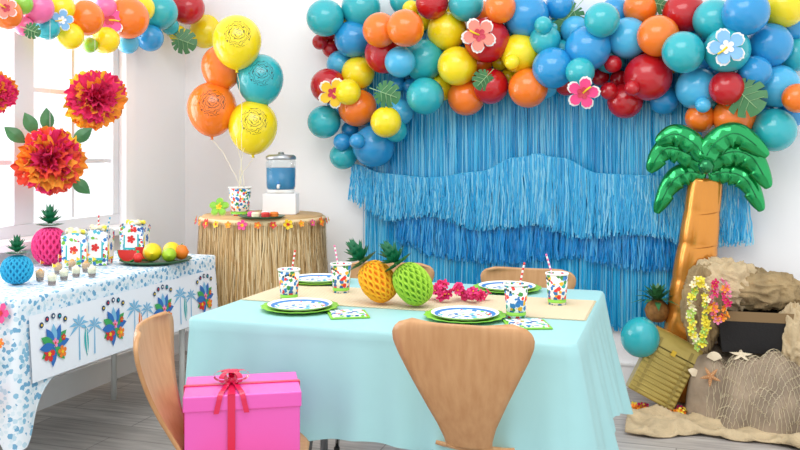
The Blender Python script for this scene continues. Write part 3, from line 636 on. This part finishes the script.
cutouts([('hibiscus',(109,20),14,'hot pink'),('hibiscus',(62,20),10,'blue'),('hibiscus',(6,8),10,'coral'),('leaf',(30,30),9,''),('leaf',(181,40),14,'')],rec2,'paper hibiscus on the garland above the window','split leaves on the window garland','on the garland above the window',4.4)
# helium bouquet
for (px,py,rp,c,lb) in ((222,66,21,'orange','plain orange helium balloon behind the bouquet'),(237,40,25,'yellow','printed yellow helium balloon at the top of the bouquet'),(260,78,24,'teal','printed teal helium balloon on the right of the bouquet'),(212,107,25,'orange','printed orange helium balloon on the left of the bouquet'),(253,125,25,'yellow','printed yellow helium balloon lowest in the bouquet')):
    cc,r,Y=put(px,py,rp,4.78); t=thing('helium_balloon',lb,'balloon',cc,0,'helium balloons of the bouquet')
    key='P'+c+('p' if 'printed' in lb else '')
    if key not in BM: BM[key]=balloon_mesh(balloon_print(c) if 'printed' in lb else balloon_mat(c),'balloon_skin',1.2)
    o=bpy.data.objects.new('balloon_skin',BM[key]); C.objects.link(o); o.parent=t; s=r*.98; o.scale=(s,s,s*1.02)
    a=Vector((0,0,-r*1.33)); e=pail-cc+Vector((random.uniform(-.02,.02),random.uniform(-.02,.02),0)); pts=[]
    for k in range(14):
        u=k/13; pts.append(a.lerp(e,u)+Vector((.03*math.sin(u*PI)*(1 if px<240 else -1)+.004*math.sin(u*30),.01*math.sin(u*9),0)))
    MB().tube(pts,.0016,mat('pale_yellow_ribbon','#E8E2C4',.5),4).build('ribbon',t)
# ---------------------------------------------------------------- tissue flowers by the window
tor=mat('orange_tissue','#FA9A30',.8,sub=.2); thp=mat('hot_pink_tissue','#EC2F6C',.8,sub=.2); trd=mat('coral_tissue','#F4573F',.8,sub=.2); tye=mat('yellow_tissue','#FBC930',.8,sub=.2)
def tissue(label,px,py,rp,pal,nrm,a_off=.16,leaves=False):
    p=atA(px,py,A+a_off); Y=Ya(px,A+a_off); R=rp*Y/F; t=thing('tissue_flower',label,'paper flower',p,0,'big tissue paper flowers hanging at the window')
    m=MB(); rnd=random.Random(px)
    Q=Vector(nrm).to_track_quat('Z','Y').to_matrix().to_4x4()
    rings=[(10,1.0,.0,0),(10,1.0,.28,0),(10,.95,.5,1),(10,.88,.75,1),(9,.8,1.0,2),(7,.7,1.28,2)]
    for ri,(n,l,el,ci) in enumerate(rings):
        for k in range(n):
            an=2*PI*(k+rnd.random()*.9)/n+ri*.35; e=el+rnd.uniform(-.28,.28); L_=R*l*rnd.uniform(.75,1.06); M=Q@Matrix.Rotation(an,4,'Z')@Matrix.Rotation(-e,4,'Y')@Matrix.Rotation(rnd.uniform(-.6,.6),4,'X')
            wv=rnd.random()*6; wd=L_*.42
            def pt(u,v):
                s=abs(u-.5)*2; w=wd*math.sin(min(1,v*1.05)*PI*.56)**.9+.003; y=(u-.5)*2*w
                ed=v**3
                return (L_*v*(1-.12*s*s)+.05*L_*ed*math.cos(u*23+wv),y,L_*(.10*math.sin(u*15+wv)*v**1.5+.06*math.sin(u*37+wv*2)*ed+.16*v*v*math.sin(wv)))
            m.grid(pt,19,7,rnd.choice(pal[ci]),True,M)
    m.build('petals',t)
    MB().tube([(0,0,0),(0,0,min(1.0,2.28-p.z))],.0012,whitem,4).build('hanging_thread',t)
    if leaves:
        for an in(.35,.75,1.2,-2.0,-.6): 
            M=Q@Matrix.Rotation(an+PI/2-.3,4,'Z')@Matrix.Translation((R*.9,0,-.03)); MB().fan([(R*.75*k/8*1.0-.1*R,R*.2*math.sin(PI*k/8),0) for k in range(9)]+[(R*.75*k/8-.1*R,-R*.2*math.sin(PI*k/8),0) for k in range(7,0,-1)],(R*.3,0,.01),leafm,M).build('leaf',t)
    return t
tissue('pink-centred orange tissue flower, upper right one at the window',95,99,30,[[tor,tye,thp],[thp,thp,tor],[thp]],(.7,-.75,.15))
tissue('orange and coral tissue flower with green leaves, lowest at the window',50,160,34,[[tye,tor,trd],[thp,trd,tor],[thp,thp,trd]],(.75,-.7,.0),leaves=True)
tissue('hot pink tissue flower cut off by the left photo edge',-6,93,22,[[thp,tor],[thp],[tor,thp]],(.75,-.7,.1))
# ---------------------------------------------------------------- fringe
def smi(tab,x):
    for i in range(len(tab)-1):
        if x<=tab[i+1][0]:
            t=(x-tab[i][0])/(tab[i+1][0]-tab[i][0]); t=t*t*(3-2*t); return tab[i][1]+(tab[i+1][1]-tab[i][1])*t
    return tab[-1][1]
def fringe(name,label,top,bot,off,cols,n,wd=.007,wave=.012,seed=1,jag=.02):
    rnd=random.Random(seed); m=MB(); x0,x1=top[0][0],top[-1][0]
    a0=atB(x0,150,B-off).x; a1=atB(x1,150,B-off).x
    tp=[(atB(x,y,B-off).x,atB(x,y,B-off).z) for x,y in top]; bt=[(atB(x,y,B-off).x,atB(x,y,B-off).z) for x,y in bot]
    for k in range(n):
        a=a0+(a1-a0)*(k+rnd.random())/n; zt=smi(tp,a)+rnd.uniform(-.004,.004); zb=smi(bt,a)+rnd.uniform(-jag,jag); c=rnd.choice(cols); ph=rnd.random()*6; o=rnd.random()*.012; vs=[]; sl=rnd.gauss(0,.018); tw=rnd.uniform(-.8,.8); fr2=rnd.uniform(12,26)
        nn=15; w2=wd*rnd.uniform(.6,1.3)
        for j in range(nn):
            t=j/(nn-1); z=zt+(zb-zt)*t; xx=a+sl*t+wave*.5*math.sin(t*5+ph)*t**.5+.0018*math.sin(t*fr2+ph); yy=B-off-o-wave*.7*(.5+.5*math.sin(t*4+ph))*t-.0015*math.sin(t*fr2*1.3+ph); an=tw*t+.4*math.sin(t*fr2*.8+ph)
            for s in(-1,1): vs.append((xx+s*w2/2*math.cos(an),yy+s*w2/2*math.sin(an),z))
        m.add(vs,[(2*j,2*j+1,2*j+3,2*j+2) for j in range(nn-1)],c,True)
    m.tube([(a0+(a1-a0)*q/30,B-off-.004,smi(tp,a0+(a1-a0)*q/30)) for q in range(31)],.004,cols[0],5)
    o=m.build(name); return tag(o,label,'fringe backdrop')
def foil(n,c):
    name='plastic_'+n
    m=bpy.data.materials.new(name); m.use_nodes=True; nt=m.node_tree; b=nt.nodes['Principled BSDF']; b.inputs['Base Color'].default_value=lin(c); b.inputs['Roughness'].default_value=.22; b.inputs['Coat Weight'].default_value=.2
    tr=nt.nodes.new('ShaderNodeBsdfTranslucent'); tr.inputs['Color'].default_value=lin(c); mx=nt.nodes.new('ShaderNodeMixShader'); mx.inputs[0].default_value=.3
    nt.links.new(b.outputs[0],mx.inputs[1]); nt.links.new(tr.outputs[0],mx.inputs[2]); nt.links.new(mx.outputs[0],nt.nodes['Material Output'].inputs['Surface']); return m
c1=[foil('azure','#1FB2E8'),foil('azure2','#45C8F4'),foil('azure3','#109DD8'),foil('azure4','#84DEFA')]
c2=[foil('light','#50C8F2'),foil('light2','#92E2FB'),foil('light3','#2CB4EA'),foil('light4','#46C0F0')]
c3=[foil('deep','#1A9CE4'),foil('deep2','#30AEEE'),foil('deep3','#128AD0'),foil('deep4','#5CC4F4')]
fringe('tinsel_fringe','tall azure tinsel fringe backdrop hanging behind the other fringe layers',[(367,32),(700,25)],[(367,316),(700,332)],.022,c1,1500,.0065,.010,2)
fringe('tinsel_fringe','deep blue tinsel fringe valance, lowest of the short layers',[(398,196),(540,192),(640,200),(706,206)],[(398,240),(440,256),(500,262),(570,256),(640,268),(706,270)],.052,c3,850,.006,.014,3)
fringe('tinsel_fringe','light blue tinsel fringe valance gathered up on the left half',[(352,164),(385,174),(430,178),(480,172),(515,158),(545,154)],[(352,200),(390,218),(430,214),(480,228),(545,222)],.080,c2,720,.006,.016,4)
fringe('tinsel_fringe','light blue tinsel fringe valance spreading right behind the palm tree',[(532,154),(560,158),(600,174),(650,176),(700,178),(748,182)],[(532,222),(580,236),(640,232),(700,244),(748,243)],.085,c2,740,.006,.016,5)
# ---------------------------------------------------------------- rock display
def sm(x,a,b): t=max(0,min(1,(x-a)/(b-a))); return t*t*(3-2*t)
DOMES=[(.17,4.37,.13,.30),(.31,4.33,.16,.31),(.47,4.32,.17,.33),(.66,4.35,.17,.35),(.26,4.25,.10,.15),(.41,4.22,.11,.19),(.58,4.22,.12,.17),(.78,4.33,.14,.28)]
def rock_h(a,b_):
    wx=a+.02*noise.noise(Vector((a*9,b_*9,0))); wy=b_+.02*noise.noise(Vector((a*9,b_*9,5)))
    pl=.31*(sm(wx,.07,.16)*(1-sm(wx,.84,.95))*sm(wy,4.32,4.42))**.6
    h=pl
    for (x,y,r,hh) in DOMES:
        d=math.hypot(wx-x,wy-y)/r
        if d<1: h=max(h,hh*(1-d**2.6)**.75)
    k=min(1,h/.08)
    fold=(1-abs(noise.noise(Vector((a*8+2,b_*6,4.2)))*2.2))*.045-.03
    h+=k*(fold+.03*noise.noise(Vector((a*7,b_*7,2)))+.014*noise.noise(Vector((a*24,b_*24,3))))
    return max(0,min(h,.41))
rockm=mat('grey_brown_paper_rock','#9C8A76',.9,bump=.8,bscale=22,var=.35,vscale=7)
m=MB(); m.grid(lambda u,v:(.02+.95*u,4.09+.62*v,rock_h(.02+.95*u,4.09+.62*v)+.001),130,110,rockm)
tag(m.build('fabric_rock'),'large grey brown crumpled paper rock mound under the palm tree','rock')
netm=mat('net_twine','#D8CAAA',.8); m=MB()
def netpt(a,b_): return (a,b_,max(rock_h(a,b_),.0)+.010)
for k in range(-26,34):
    for s in(-1,1):
        pts=[]
        for j in range(90):
            b_=4.11+.27*j/89; a=.05+k*.03+s*(b_-4.26)*.9
            if .15<a+.03*math.sin(b_*30)<.66: pts.append(netpt(a+.003*math.sin(j*2.0),b_))
        if len(pts)>3: m.tube(pts,.0011,netm,3,smooth=False)
tag(m.build('fishing_net'),'beige fishing net draped over the rock mound','net')
burl=mat('burlap','#CDB792',.95,bump=.5,bscale=120,var=.15,vscale=20)
def bf(u,v):
    a=-.22+1.2*u; front_=3.98-.03*u+.05*math.sin(a*7)+.02*math.sin(a*19); bb=front_+(4.20-front_+.10)*v
    e=1 if .03<v<.97 else .3
    return (a,bb,.006+e*(.05*max(0,noise.noise(Vector((a*7,bb*9,0))))+.03*(1-abs(noise.noise(Vector((a*6+bb*4,bb*5,7)))*3))**2*.9))
o=MB().grid(bf,140,30,burl).build('burlap_cloth'); solid(o,.004); tag(o,'rumpled burlap cloth on the floor before the rock mound','cloth')
# olive chest leaning
olive=mat('olive_gold_case','#B09B50',.33,metal=.3,var=.10,vscale=8); olived=mat('dark_olive_strap','#95823F',.4,metal=.25)
p=atB(653,398,4.38)
t=thing('treasure_chest','olive gold ribbed toy chest tilted on its corner before the palm trunk','chest',(p.x-.02,4.34,.062),0); t.rotation_euler=(math.radians(-10),math.radians(27),math.radians(6))
m=MB(); rbox(m,(.235,.10,.25),olive,0,.008); m.build('body',t)
m=MB(); m.grid(lambda u,v:(-.122+.244*v,-.056*math.cos(u*PI),.252+.085*math.sin(u*PI)**.6),20,3,olive)
m.fan([(-.122,-.056*math.cos(k*PI/19),.252+.085*math.sin(k*PI/19)**.6) for k in range(20)],(-.122,0,.27),olive); m.fan([(.122,-.056*math.cos(k*PI/19),.252+.085*math.sin(k*PI/19)**.6) for k in range(20)],(.122,0,.27),olive)
m.build('lid',t)
for x in(-.08,.08): 
    m=MB(); m.box((x,-.0515,.125),(.014,.005,.245),olived); m.box((x,-.056,.275),(.014,.004,.04),olived); m.build('strap',t)
for z in(.025,.05,.075,.1,.125,.15,.175,.2,.225): MB().tube([(-.114,-.050,z),(.114,-.050,z)],.005,olive,8).build('ridge',t)
MB().box((0,-.056,.25),(.022,.010,.028),mat('brass','#C9A63A',.3,metal=.9)).build('latch',t)
cc=atY(640,338,4.18); o=bpy.data.objects.new('balloon',BM['teal']); C.objects.link(o); o.location=cc; o.scale=(.094,.094,.094); o.rotation_euler=(math.radians(200),.2,0)
tag(o,'teal balloon low between the aqua tablecloth and the olive chest','balloon')
p=atB(657,322,4.56); t=thing('pineapple','small brown pineapple with dark green leaves above the olive chest','pineapple',(p.x,p.y,p.z),0)
brn=mat('pineapple_brown','#9A6A33',.7,bump=.6,bscale=60,var=.3,vscale=40)
MB().lathe([(0,0),(.03,.004),(.055,.03),(.06,.06),(.052,.09),(.03,.112),(0,.118)],brn,24,func=lambda a,i:1+.05*math.cos(a*9+i*PI)).build('body',t)
m=MB()
for k in range(34):
    an=k*2.4; el=-.1+1.5*k/34; L_=.14-.02*k/34; d=Vector((math.cos(an)*math.cos(el),math.sin(an)*math.cos(el),math.sin(el))); s=Vector((-math.sin(an),math.cos(an),0)); b0=Vector((0,0,.108))
    m.add([b0-s*.010,b0+s*.010,b0+d*L_*.55+s*.015,b0+d*L_*.55-s*.015,b0+d*L_-Vector((0,0,.025))],[(0,1,2,3),(3,2,4)],leafm,False)
m.build('leaf_crown',t)
# basket and sacks on the rock
bp=atB(752,345,4.43); zr=.318
t=thing('black_basket','black fabric basket stuffed with burlap, standing on the rock mound','basket',(bp.x,bp.y,zr),math.radians(4))
blk=mat('black_fabric','#1D1B1C',.8,bump=.2,bscale=80); brnb=mat('brown_band','#8B714E',.8)
V=[(-.145,-.09),(.145,-.09),(.145,.09),(-.145,.09)]
m=MB(); vs=[(x,y,0) for x,y in V]+[(x*1.14,y*1.14,.19) for x,y in V]+[(x*1.08,y*1.08,.19) for x,y in V]+[(x*.94,y*.94,.012) for x,y in V]
m.add(vs,[(3,2,1,0)]+[(i,(i+1)%4,4+(i+1)%4,4+i) for i in range(4)]+[(4+i,4+(i+1)%4,8+(i+1)%4,8+i) for i in range(4)]+[(8+i,8+(i+1)%4,12+(i+1)%4,12+i) for i in range(4)]+[(12,13,14,15)],blk,False); m.build('body',t)
m=MB(); m.add([(x*1.12,y*1.12,.15) for x,y in V]+[(x*1.165,y*1.165,.198) for x,y in V],[(i,(i+1)%4,4+(i+1)%4,4+i) for i in range(4)],brnb,False); m.build('band',t)
for s in(-1,1): MB().tube([(s*.162,-.03,.14),(s*.195,-.03,.12),(s*.20,0,.11),(s*.195,.03,.12),(s*.162,.03,.14)],.006,blk,6).build('handle',t)
def sack(name,label,rx,ry,rz,mt,seed,loc,fold=.2):
    m=MB(); NU,NV=110,70
    def f(u,v):
        th=v*PI; a=u*2*PI; d=Vector((math.sin(th)*math.cos(a),math.sin(th)*math.sin(a),math.cos(th)))
        w_=noise.noise(d*2+Vector((seed,3,1)))
        k=1+.2*noise.noise(d*1.8+Vector((seed,0,0)))+fold*(.35-abs(noise.noise(Vector((d.x*2.4+seed+w_,d.y*2.4,d.z*1.3+w_)))*2.2))+.06*(.4-abs(noise.noise(Vector((d.x*6+seed,d.y*6+w_*2,d.z*3)))*2))
        return (d.x*rx*k,d.y*ry*k,d.z*rz*k)
    m.grid(f,NU,NV,mt,closeu=True); o=m.build(name,None,loc); return tag(o,label,'cloth')
darkb=mat('brown_burlap','#A89069',.95,bump=.6,bscale=120,var=.25,vscale=14)
p=atB(722,284,4.47); sack('burlap_sack','crumpled tan burlap sack between the palm trunk and the black basket',.17,.11,.125,burl,2,(p.x+.02,p.y,p.z),.2)
p=atB(703,308,4.43); sack('burlap_sack','brown burlap heap hanging behind the yellow flower lei',.095,.085,.21,darkb,5,(p.x,p.y,p.z),.22)
p=atB(764,290,4.47); sack('burlap_sack','dark burlap bundle bulging from the top of the black basket',.18,.11,.10,darkb,9,(p.x,p.y,p.z),.2)
p=atB(794,345,4.40); sack('burlap_sack','tan burlap fold slumped right of the black basket',.09,.09,.19,burl,13,(p.x,p.y,p.z),.2)
def loop_lei(px,y0,y1,w,b_,cols,label,seed,n=44):
    P=[]
    for i in range(31):
        a=2*PI*i/30; q=atB(px+w*math.sin(a),(y0+y1)/2-(y1-y0)/2*math.cos(a),b_); P.append((q.x,q.y+.012*math.cos(a),q.z))
    lei(label,P,n,.021,cols,loc=P[15],seed=seed,group='flower leis hung on the display')
loop_lei(699,280,346,8,4.25,[yl,lg,yl,cr],'lemon and light green flower lei hanging beside the palm trunk',4,56)
loop_lei(720,282,320,7,4.27,[ppk,pk,ppk,og],'pink flower lei hanging before the burlap sack',6,34)
q=atZ(657,409,.015); P=[(q.x+.14*math.cos(2*PI*i/24),q.y+.035*math.sin(2*PI*i/24),.012) for i in range(25)]
lei('orange and yellow flower lei lying on the floor before the olive chest',P,44,.022,[og,orgm,yl,pk],loc=(q.x,q.y,0),seed=9)
def hit(px,py):
    for it in range(130):
        q=atB(px,py,4.08+it*.004)
        if q.z<=rock_h(q.x,q.y)+.004: return q
    return atB(px,py,4.3)
def starfish(label,px,py,R,c,rz):
    p=hit(px,py)
    n=(Vector((rock_h(p.x-.03,p.y)-rock_h(p.x+.03,p.y),rock_h(p.x,p.y-.03)-rock_h(p.x,p.y+.03),.06)).normalized()+Vector((0,-.5,.3))).normalized()
    m=MB(); pts=[]
    for i in range(40):
        a=2*PI*i/40; k=abs(((a*5/(2*PI))%1)-.5)*2; r=R*(.28+.72*k**1.8); pts.append((r*math.cos(a),r*math.sin(a),0))
    m.fan(pts,(0,0,R*.28),c,smooth=True); m.fan(pts[::-1],(0,0,-.002),c)
    for i in range(5):
        a=2*PI*(i)/5; 
        for k in range(4): m.lathe([(R*.04,0),(0,R*.05)],cr,6,Matrix.Translation((R*(.2+.18*k)*math.cos(a),R*(.2+.18*k)*math.sin(a),R*.28*(1-(.2+.18*k)))))
    o=m.build('starfish',None,Vector(p)+n*.022); o.rotation_euler=face_to(n,rz); tag(o,label,'starfish','starfish on the rock mound')
sfm=mat('starfish_cream','#F3E2C4',.8,bump=.4,bscale=150); sfo=mat('starfish_tan','#C98F5E',.8,bump=.4,bscale=150)
starfish('cream starfish high on the net-covered rock',741,359,.055,sfm,.3); starfish('tan starfish lower on the net-covered rock',711,377,.05,sfo,.9)
def shell(label,px,py,s,rz):
    p=hit(px,py); m=MB()
    m.grid(lambda u,v:(s*math.sin((u-.5)*2.4)*.04*v*(1+.06*abs(math.sin(u*24))),-s*.018*math.sin(v*PI*.5)*math.cos((u-.5)*2.4),s*math.cos((u-.5)*2.4)*.045*v),37,8,sfm)
    o=m.build('scallop_shell',None,(p.x,p.y-.02,p.z-.005),(-.5,rz,0)); solid(o,.004); tag(o,label,'shell','small white shells on the rock mound')
shell('small white scallop shell above the tan starfish',714,359,.9,0); shell('white scallop shell at the left side of the netting',692,374,.8,.5)
# ---------------------------------------------------------------- palm tree foil balloon
trk=mat('orange_foil_trunk','#DE9238',.2,metal=.6,coat=.4); trkd=mat('brown_foil_line','#A5621F',.35,metal=.4)
frd=mat('green_foil','#1FA65A',.14,metal=.7,coat=.4); frd2=mat('dark_green_foil','#128049',.18,metal=.65,coat=.4)
PB=4.58
base=atB(687,334,PB); root=Vector((base.x,base.y,0))
t=thing('palm_tree_balloon','foil palm tree balloon with orange trunk and shiny green fronds','palm balloon',root)
def W(px,py,b_=PB): return atB(px,py,b_)-root
cp=[W(684,380),W(687,345),W(690,312),W(693,280),W(698,245),W(702,212),W(706,178)]; cp[0].z=.0
def spline(cp,t):
    n=len(cp)-1; x=t*n; i=min(n-1,int(x)); f=x-i; p0=cp[max(0,i-1)];p1=cp[i];p2=cp[i+1];p3=cp[min(n,i+2)]
    return .5*((2*p1)+(p2-p0)*f+(2*p0-5*p1+4*p2-p3)*f*f+(3*p1-p0-3*p2+p3)*f**3)
NS=6; pts=[];rs=[]
for i in range(NS*12+1):
    u=i/(NS*12); f=(u*NS)%1; pts.append(spline(cp,u)); rs.append((.132-.05*u)*(.955+.045*math.sin(PI*f)**.7)*(1 if .0<u<1 else .6))
m=MB(); m.tube(pts,rs,trk,32); m.v=[(x,(y)*.7,z) for x,y,z in m.v]; m.build('trunk',t)
for k in range(1,NS):
    c=spline(cp,k/NS); r=(.132-.05*k/NS)*.958
    MB().tube([(c.x+r*math.cos(2*PI*j/24),(c.y+r*math.sin(2*PI*j/24))*.7,c.z+.014*math.sin(2*PI*j/24+.8)) for j in range(25)],.0022,trkd,5).build('trunk_seam',t)
def frond(P,wm,off,mt,teeth=5):
    cp=[W(x,y,PB-off) for x,y in P]; n=90; m=MB()
    vs=[];K=18
    for i in range(n+1):
        u=i/n; p=spline(cp,u); q=spline(cp,min(1,u+.01))-spline(cp,max(0,u-.01)); tg=Vector((q.x,0,q.z)).normalized(); nn=Vector((-tg.z,0,tg.x))
        if nn.z<0: nn=-nn
        w=wm*(math.sin(PI*min(1,(u*.88+.11)))**.5); saw=(u*teeth)%1; sawd=1-.24*(saw**2) if .1<u<.97 else 1
        th=.042*math.sin(PI*min(1,u*.94+.05))**.5*(.9+.1*math.sin(u*teeth*2*PI))
        for j in range(K):
            a=2*PI*j/K; c_=math.cos(a); vs.append(p+nn*w*c_*(sawd if c_<0 else .85)+Vector((0,1,0))*th*math.sin(a))
    fs=[(i*K+j,i*K+(j+1)%K,(i+1)*K+(j+1)%K,(i+1)*K+j) for i in range(n) for j in range(K)]+[tuple(range(K))[::-1],tuple(n*K+j for j in range(K))]
    m.add(vs,fs,mt,True); fo=m.build('frond',t)
    MB().tube([spline(cp,i/20)-Vector((0,.041,0)) for i in range(2,18)],.0025,frd2,4).build('midrib',fo)
frond([(706,176),(690,172),(672,182),(656,213)],.066,.02,frd)
frond([(708,176),(726,172),(746,180),(762,211)],.066,.03,frd)
frond([(706,166),(684,152),(664,150),(649,172)],.072,.07,frd)
frond([(706,164),(730,152),(752,158),(769,188)],.072,.08,frd)
frond([(706,158),(692,142),(674,134),(656,143)],.064,.13,frd,4)
frond([(704,160),(716,142),(738,134),(768,156)],.070,.14,frd,4)
cc=W(706,166,PB-.17); MB().lathe([(0,-.04),(.03,-.03),(.04,0),(.03,.03),(0,.04)],frd2,16,Matrix.Translation(cc)).build('crown_hub',t)
# ---------------------------------------------------------------- light and camera
wd=bpy.data.worlds.new('W'); bpy.context.scene.world=wd; wd.use_nodes=True; bg=wd.node_tree.nodes['Background']; bg.inputs[0].default_value=(.97,.985,1,1); bg.inputs[1].default_value=1.2
def area(name,loc,rot,sx,sy,pw,col=(1,1,1)):
    l=bpy.data.lights.new(name,'AREA'); l.shape='RECTANGLE'; l.size=sx; l.size_y=sy; l.energy=pw; l.color=col
    o=bpy.data.objects.new(name,l); C.objects.link(o); o.location=loc; o.rotation_euler=rot; return o
area('window_daylight',(A-.9,3.1,1.7),(0,math.radians(-80),0),2.4,2.6,90,(.98,.99,1))
area('overhead_fill',(-.6,1.6,3.3),(math.radians(12),0,0),2.6,2.2,60,(1,.99,.98))  # soft fill added overhead, out of view, to brighten the room
cd=bpy.data.cameras.new('cam'); cam=bpy.data.objects.new('camera',cd); C.objects.link(cam); cam.location=(0,0,H); cam.rotation_euler=(PI/2,0,math.radians(18))
cd.sensor_width=36; cd.lens=36*F/800; cd.shift_y=-75/800; bpy.context.scene.camera=cam
bpy.context.scene.view_settings.view_transform='Standard'
